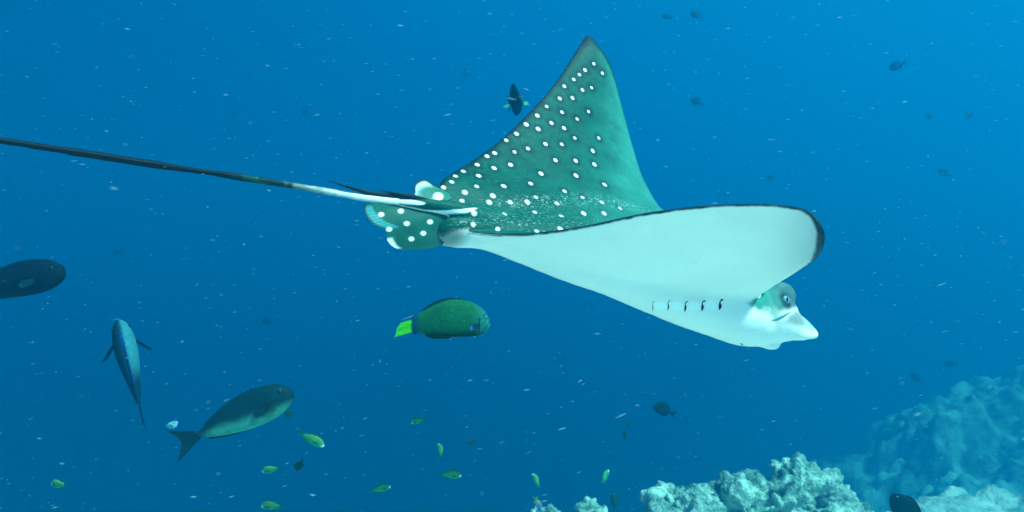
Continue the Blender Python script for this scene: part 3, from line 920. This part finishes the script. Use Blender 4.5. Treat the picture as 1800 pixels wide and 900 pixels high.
def unicorn(L, colf, label, fin=(.003, .022, .028), spread=.55):
    r = empty('unicornfish'); tag(r, label, 'fish', 'unicornfish on the left')
    obj('body', fish_body(UNI, colf, L, 28, 70), M_FISH, r)
    fc = const(fin)
    obj('tail_fin', fin_mesh('tail_fin', [(.235, 0, .024), (.22, 0, 0), (.235, 0, -.028)], [(.02, 0, .125), (.085, 0, 0), (.0, 0, -.135)], fc, L, .007, 20, 8), M_FISH, r)
    obj('dorsal_fin', fin_mesh('dorsal_fin', [(.30, 0, .045), (.5, 0, .112), (.7, 0, .140), (.86, 0, .118)], [(.28, 0, .058), (.5, 0, .130), (.7, 0, .154), (.86, 0, .121)], fc, L, .004), M_FISH, r)
    obj('anal_fin', fin_mesh('anal_fin', [(.30, 0, -.05), (.45, 0, -.098), (.62, 0, -.126)], [(.28, 0, -.062), (.45, 0, -.112), (.62, 0, -.130)], fc, L, .004), M_FISH, r)
    for s in (-1, 1):
        obj('pectoral_fin', fin_mesh('pectoral_fin', [(.80, s*.073, -.02), (.79, s*.075, -.045), (.78, s*.073, -.065)],
            [(.70, s*(.08+.11*spread), -.02), (.67, s*(.08+.15*spread), -.05), (.69, s*(.08+.10*spread), -.08)], fc, L, .004), M_FISH, r)
        e = obj('eye', eye_mesh(.017*L, rimc=(.005, .03, .03)), M_EYE, r); e.location = ((.915-.5)*L, s*.056*L, .035*L)
    return r
uA = unicorn(228/F*2.6, uni_col(0), 'dark teal unicornfish with pale green belly and forked tail, swimming up right', spread=.05)
place(uA, P(408, 737, 2.6), (.885, .12, .40), (-.40, .12, .9))
uB = unicorn(.38, uni_col(1, back=(.002, .012, .018)), 'blackish unicornfish cut by the left edge of the view, only its front half showing', fin=(.004, .03, .04), spread=.05)
place(uB, P(4, 499, 2.4), (.97, .05, .20), (-.2, .1, .97))
def blue_col(p):
    x, y, z = p[:, 0], p[:, 1], p[:, 2]; f = fbm(p*9, 4, 3)
    lit_side = smoothstep(-.01, .015, -y+.006*f)*smoothstep(.38, .60, x)  # one flank painted lighter as the lit side
    c = np.array([.003, .025, .040])[None]*(1-lit_side[:, None])+np.array([.025, .18, .21])[None]*lit_side[:, None]
    bl = smoothstep(.018, .006, np.abs(y-.002+.004*f))*smoothstep(.35, .45, x)*smoothstep(.9, .8, x)
    return c*(1-bl[:, None])+np.array([.004, .05, .20])[None]*bl[:, None]
uC = unicorn(200/F*2.9, blue_col, 'slim blue unicornfish seen edge on, hanging head up above the dark teal one', fin=(.003, .025, .06), spread=.62)
place(uC, P(231, 656, 2.9), (-.33, .22, .92), (.34, -.92, .30)); uC.scale = (1, 1.22, 1)

# --- surgeonfish (deep bodied, dark)
SURG = [(.998, -.02, -.04, .006), (.97, .05, -.09, .03), (.90, .14, -.16, .05), (.80, .21, -.215, .062), (.68, .245, -.24, .066), (.55, .235, -.23, .06),
        (.43, .19, -.185, .045), (.33, .115, -.115, .03), (.26, .05, -.055, .018), (.22, .035, -.04, .012)]
def surgeon(L, label, back=(.003, .020, .024), fin=(.003, .016, .02), pect=None, group=None, spread=.6, cat='fish'):
    r = empty('surgeonfish'); tag(r, label, cat, group)
    obj('body', fish_body(SURG, const(back, .35), L, 24, 44), M_FISH, r)
    fc = const(fin)
    obj('tail_fin', fin_mesh('tail_fin', [(.24, 0, .036), (.225, 0, 0), (.24, 0, -.04)], [(.0, 0, .17), (.09, 0, 0), (.0, 0, -.17)], fc, L, .006), M_FISH, r)
    obj('dorsal_fin', fin_mesh('dorsal_fin', [(.33, 0, .11), (.5, 0, .215), (.7, 0, .24), (.84, 0, .185)], [(.27, 0, .15), (.47, 0, .27), (.7, 0, .285), (.86, 0, .19)], fc, L, .005), M_FISH, r)
    obj('anal_fin', fin_mesh('anal_fin', [(.33, 0, -.11), (.45, 0, -.185), (.62, 0, -.236)], [(.27, 0, -.15), (.43, 0, -.235), (.63, 0, -.255)], fc, L, .005), M_FISH, r)
    pc = const(pect or fin, .1)
    def pcf(p):
        a = np.array(fin)[None]*np.ones((len(p), 1)); k = smoothstep(.11, .15, np.abs(p[:, 1]))[:, None]
        return a*(1-k)+np.array(pect or fin)[None]*k
    for s in (-1, 1):
        obj('pectoral_fin', fin_mesh('pectoral_fin', [(.72, s*.062, -.03), (.71, s*.064, -.06), (.70, s*.062, -.085)],
            [(.66, s*(.08+.16*spread), -.045), (.63, s*(.08+.20*spread), -.07), (.63, s*(.08+.15*spread), -.10)], pcf, L, .005), M_FISH, r)
        e = obj('eye', eye_mesh(.018*L), M_EYE, r); e.location = ((.90-.5)*L, s*.047*L, .04*L)
    return r
s1 = surgeon(.30, 'dark end on fish with thin pale pectoral fins, left of the raised wing', pect=(.35, .85, .35), spread=.75)
place(s1, P(903, 178, 4.2), (.22, -.96, -.12), (-.17, -.1, .97))
s2 = surgeon(.19, 'black round headed fish rising from the bottom edge before the rubble at right', back=(.002, .010, .009), fin=(.003, .014, .006))
place(s2, P(1597, 905, 3.2), (-.42, .40, .72), (.83, -.35, .42))
s3 = surgeon(.17, 'small dark oval fish alone in open water above the large coral rock')
place(s3, P(1168, 721, 5.6), (-.80, .35, .32), (.40, .1, .9))

# --- small green reef fish
def anth_col(p):
    x, z = p[:, 0], p[:, 2]; f = fbm(p*12, 4, 3)
    k = smoothstep(-.02, .10, z+.02*f)[:, None]
    c = np.array([.014, .29, .11])[None]*(1-k)+np.array([.10, .29, .085])[None]*k
    m_ = smoothstep(.10, .05, np.hypot(x-.97, (z+.04)*1.2))[:, None]
    lo = smoothstep(-.11, -.15, z)[:, None]
    c = c*(1+.2*f)[:, None]
    c = c*(1-.7*lo)+np.array([.04, .32, .17])[None]*.7*lo
    return c*(1-m_)+np.array([.45, .85, .70])[None]*m_
ANTH = [(.998, -.02, -.05, .008), (.97, .035, -.085, .035), (.90, .10, -.125, .06), (.80, .15, -.155, .075), (.68, .17, -.165, .08), (.55, .155, -.15, .072),
        (.43, .115, -.115, .052), (.34, .075, -.078, .035), (.27, .05, -.052, .022), (.23, .045, -.047, .016)]
def reef_fish(L, label, colf=anth_col, fin=(.015, .16, .08)):
    r = empty('reef_fish'); tag(r, label, 'fish', 'small reef fish in the open water')
    obj('body', fish_body(ANTH, colf, L, 20, 36), M_FISH, r)
    fc = const(fin)
    obj('tail_fin', fin_mesh('tail_fin', [(.25, 0, .045), (.225, 0, 0), (.25, 0, -.047)], [(-.02, 0, .17), (.14, 0, 0), (-.02, 0, -.16)], fc, L, .006), M_FISH, r)
    obj('dorsal_fin', fin_mesh('dorsal_fin', [(.33, 0, .07), (.5, 0, .14), (.68, 0, .165), (.82, 0, .14)], [(.28, 0, .12), (.47, 0, .19), (.66, 0, .215), (.80, 0, .185)], fc, L, .005), M_FISH, r)
    obj('anal_fin', fin_mesh('anal_fin', [(.33, 0, -.07), (.42, 0, -.11), (.54, 0, -.148)], [(.29, 0, -.13), (.38, 0, -.18), (.52, 0, -.185)], fc, L, .005), M_FISH, r)
    for s in (-1, 1):
        obj('pectoral_fin', fin_mesh('pectoral_fin', [(.78, s*.074, -.02), (.77, s*.076, -.045), (.76, s*.074, -.065)],
            [(.66, s*.11, -.03), (.63, s*.12, -.06), (.65, s*.11, -.09)], fc, L, .005), M_FISH, r)
        e = obj('eye', eye_mesh(.026*L, rimc=(.2, .3, .15)), M_EYE, r); e.location = ((.91-.5)*L, s*.052*L, .02*L)
    return r
def dirv(deg, depth=.25):
    a = math.radians(deg); return (math.cos(a), depth, math.sin(a))
def upv(deg, lean=0.0):
    a = math.radians(deg); s = 1 if math.cos(a) >= 0 else -1
    return (-math.sin(a)*s, lean, math.cos(a)*s)
SMALL = [  # u, v, length px, heading deg, depth dir, depth, label
    (546, 771, 54, -28, .10, 2.2, 'green fish with widely forked tail nosing down, right of the dark teal unicornfish'),
    (736, 739, 30, 200, .55, 2.5, 'round little green fish facing left, alone below the wrasse'),
    (790, 834, 42, -8, .35, 2.4, 'pale green fish with white mouth facing right, lowest right of the green ones'),
    (667, 859, 38, 10, .35, 2.4, 'deep green fish facing right at the bottom between two others'),
    (480, 889, 46, 182, .25, 2.3, 'green fish facing left at the bottom edge under the forked tail fish'),
    (478, 825, 40, 192, .3, 2.8, 'thin olive fish facing left, above the green one at the bottom edge'),
    (105, 851, 42, 184, .5, 2.5, 'lone green fish at the lower left corner'),
    (774, 793, 22, 105, 1.0, 3.2, 'tiny green fish turned upright, above the white mouthed green fish'),
    (943, 846, 26, 115, .6, 3.8, 'tiny olive fish turned upright, over the smallest coral knob'),
    (1064, 838, 24, 60, .6, 4.4, 'tiny pale fish slanting upward between the two coral groups'),
]
proto = None
for u, v, l, a, dz, d, lab in SMALL:
    Lm = l/F*d*math.sqrt(1+dz*dz)
    if proto is None:
        proto = reef_fish(1.0, lab); o = proto
    else:
        o = copy_fish(proto, lab)
    place(o, P(u, v, d), dirv(a, dz), upv(a, -.15)); o.scale = (Lm, Lm, Lm)
DARKS = [
    (507, 730, 20, 75, 2.2, 2.4, 'dark green little fish seen end on beside the belly of the teal unicornfish'),
    (527, 817, 32, 232, .5, 2.9, 'dark slim fish slanting down left, between the forked tail fish and the bottom edge'),
    (829, 777, 16, 20, 1.0, 3.6, 'tiny dark fish right of the upright green one'),
    (1105, 748, 13, 80, 1.0, 5.2, 'tiny dark fish in open water left of the oval fish, upper of two'),
    (1099, 767, 14, 100, 1.0, 5.2, 'tiny dark fish in open water left of the oval fish, lower of two'),
    (1080, 884, 28, 92, .8, 4.6, 'dark slender fish hanging upright over the low pale coral knob'),
    (1409, 809, 24, 130, .8, 5.2, 'dark fish half hidden behind the crest of the large coral rock'),
]
proto2 = None
def dk_col(p):
    return np.array([.004, .040, .025])[None]*(1+.3*fbm(p*9, 4, 3))[:, None]
for u, v, l, a, dz, d, lab in DARKS:
    Lm = l/F*d*math.sqrt(1+min(dz, 1)**2)
    if proto2 is None:
        proto2 = reef_fish(1.0, lab, dk_col, (.004, .035, .025)); o = proto2
    else:
        o = copy_fish(proto2, lab)
    place(o, P(u, v, d), dirv(a, dz), upv(a, -.2)); o.scale = (Lm, Lm, Lm)
def yb_col(p):
    k = smoothstep(.45, .6, p[:, 0]+.3*p[:, 2])[:, None]
    return np.array([.35, .45, .05])[None]*(1-k)+np.array([.10, .22, .60])[None]*k
o = reef_fish(32/F*4.6, 'small blue and yellow fish nosing down at the smallest coral knob', yb_col, (.3, .42, .08))
place(o, P(945, 884, 4.6), dirv(-72, .4), upv(-72, -.2))

# --- far dim fish in the blue
FAR = [(537, 198, 22, 80, 9, 'dim distant fish hanging upright above the middle of the tail'),
       (413, 201, 18, 85, 11, 'faint distant fish, second above the tail counting from the left'),
       (252, 154, 18, 30, 11, 'faint distant fish, highest at the upper left'),
       (470, 565, 26, 170, 9.5, 'dim distant fish in the blue left of the wrasse'),
       (205, 444, 22, 40, 10, 'faint distant fish above the slim blue unicornfish'),
       (818, 129, 20, 20, 11, 'faint distant fish left of the dark end on fish'),
       (1173, 29, 22, 150, 8.5, 'dim distant fish at the top, left of two near the wing tip'),
       (1225, 27, 28, 135, 8, 'dim distant fish at the top, right of two near the wing tip'),
       (1226, 179, 28, 145, 8, 'dim slanting fish in the blue right of the raised wing'),
       (1578, 115, 30, 200, 8, 'dim distant fish at the upper right with a pale flake beside it'),
       (1631, 203, 24, 0, 9, 'dim distant fish at the right, left of a slanting one at its height'),
       (1704, 203, 26, 60, 9, 'dim slanting fish at the far right, halfway up the blue'),
       (1661, 304, 26, 140, 9, 'dim distant fish at the right, lowest of those over the near wing tip height'),
       (1355, 314, 20, 80, 10, 'faint distant fish over the near wing'),
       (1612, 665, 26, 140, 8.5, 'dim distant fish over the left shoulder of the hazy reef slope'),
       (1672, 640, 22, 185, 9, 'faint distant fish over the top of the hazy reef slope')]
far0 = None
for u, v, l, a, d, lab in FAR:
    d *= 1.42; Lm = l/F*d
    if far0 is None:
        far0 = surgeon(1.0, lab, back=(.004, .05, .085), fin=(.004, .05, .085), group='distant fish in the blue'); o = far0  # base colour shifted to water blue, adding painted haze to their fade
    else:
        o = copy_fish(far0, lab, 'distant fish in the blue')
    place(o, P(u, v, d), dirv(a, .5), upv(a, .1)); o.scale = (Lm, Lm, Lm)

# a pale torn scrap at the tail of the dark teal unicornfish
sv_, sf_ = [], []
for i in range(9):
    for j in range(14):
        a, b_ = math.pi*i/8, 2*math.pi*j/14
        k = 1+.35*math.sin(3*b_+i)+.2*math.cos(5*b_)
        sv_.append((.016*k*math.sin(a)*math.cos(b_), .010*k*math.sin(a)*math.sin(b_), .008*math.cos(a)*k+.004*math.sin(b_*2)))
sf_ = grid_faces(9, 14, True)
M_SCRAP = plain('pale_scrap', (.08, .27, .32), .7, .05)
sp = obj('drifting_scrap', make_mesh('drifting_scrap', sv_, sf_), M_SCRAP)
sp.location = Vector(P(303, 747, 2.5)); sp.rotation_euler = (.3, -.25, .2)
tag(sp, 'pale torn scrap drifting just above the tail fin of the dark teal unicornfish', 'scrap')

# ------------------------------------------------------------------ drifting flecks in the water
def flecks(n):
    Vv, ff, cc = [], [], []
    g = np.random.default_rng(5)
    for _ in range(n):
        d = .55+4.6*g.random()**.8
        u, v = g.uniform(-120, 1920), g.uniform(-80, 980)
        p = P(u, v, d)
        ang = math.radians(g.normal(-6 if v < 450 else 10, 10))
        ln = abs(g.normal(3.6, 1.8))+1.0; tk = .7+.5*g.random()
        if g.random() < .08: ln *= 2.2; tk *= 2.4
        ln *= d/F*.62; tk *= d/F*.56
        a = np.array([math.cos(ang), g.normal(0, .2), math.sin(ang)]); b = np.array([-math.sin(ang), 0, math.cos(ang)]); c = np.array([0, 1, 0])
        o = len(Vv)
        Vv += [p-a*ln, p+a*ln, p+b*tk, p-b*tk, p+c*tk, p-c*tk]
        ff += [(o+1, o+2, o+4), (o+2, o, o+4), (o, o+3, o+4), (o+3, o+1, o+4), (o+2, o+1, o+5), (o, o+2, o+5), (o+3, o, o+5), (o+1, o+3, o+5)]
        k = g.uniform(.15, 1.0)
        cc += [(k, k, k)]*6
    return make_mesh('drifting_flecks', Vv, ff, cc)
mf = bpy.data.materials.new('pale_flecks'); mf.use_nodes = True
nt = mf.node_tree; b = nt.nodes['Principled BSDF']
b.inputs['Base Color'].default_value = (.55, .85, .88, 1); b.inputs['Roughness'].default_value = .7
at_ = nt.nodes.new('ShaderNodeAttribute'); at_.attribute_name = 'Col'
ma = nt.nodes.new('ShaderNodeMath'); ma.operation = 'MULTIPLY'; ma.inputs[1].default_value = .22
nt.links.new(at_.outputs['Fac'], ma.inputs[0]); nt.links.new(ma.outputs[0], b.inputs['Alpha'])
fk = obj('drifting_flecks', flecks(1350), mf)
tag(fk, 'tiny pale flecks of plankton drifting through the blue water', 'plankton', kind='stuff')

# ------------------------------------------------------------------ the water's haze
hz = bpy.data.materials.new('water_haze'); hz.use_nodes = True
nt = hz.node_tree; nt.nodes.clear()
out = nt.nodes.new('ShaderNodeOutputMaterial'); pv = nt.nodes.new('ShaderNodeVolumePrincipled')
pv.inputs['Color'].default_value = (0.0, 0.276, 0.568, 1)
pv.inputs['Density'].default_value = 0.072
pv.inputs['Anisotropy'].default_value = 0.40
va = nt.nodes.new('ShaderNodeVolumeAbsorption')          # water swallows red first
va.inputs['Color'].default_value = (0, 0.96, 0.97, 1); va.inputs['Density'].default_value = 0.055
ad = nt.nodes.new('ShaderNodeAddShader')
nt.links.new(pv.outputs[0], ad.inputs[0]); nt.links.new(va.outputs[0], ad.inputs[1])
nt.links.new(ad.outputs[0], out.inputs['Volume'])
x0, x1, y0, y1, z0, z1 = -62, 62, -42, 92, -20, 5.2
vb = [(x, y, z) for x in (x0, x1) for y in (y0, y1) for z in (z0, z1)]
fb = [(0, 1, 3, 2), (4, 6, 7, 5), (0, 4, 5, 1), (2, 3, 7, 6), (0, 2, 6, 4), (1, 5, 7, 3)]
hb = obj('haze', make_mesh('haze', vb, fb, smooth=False), hz)
tag(hb, 'blue water between the camera and everything in view', 'water', kind='stuff')
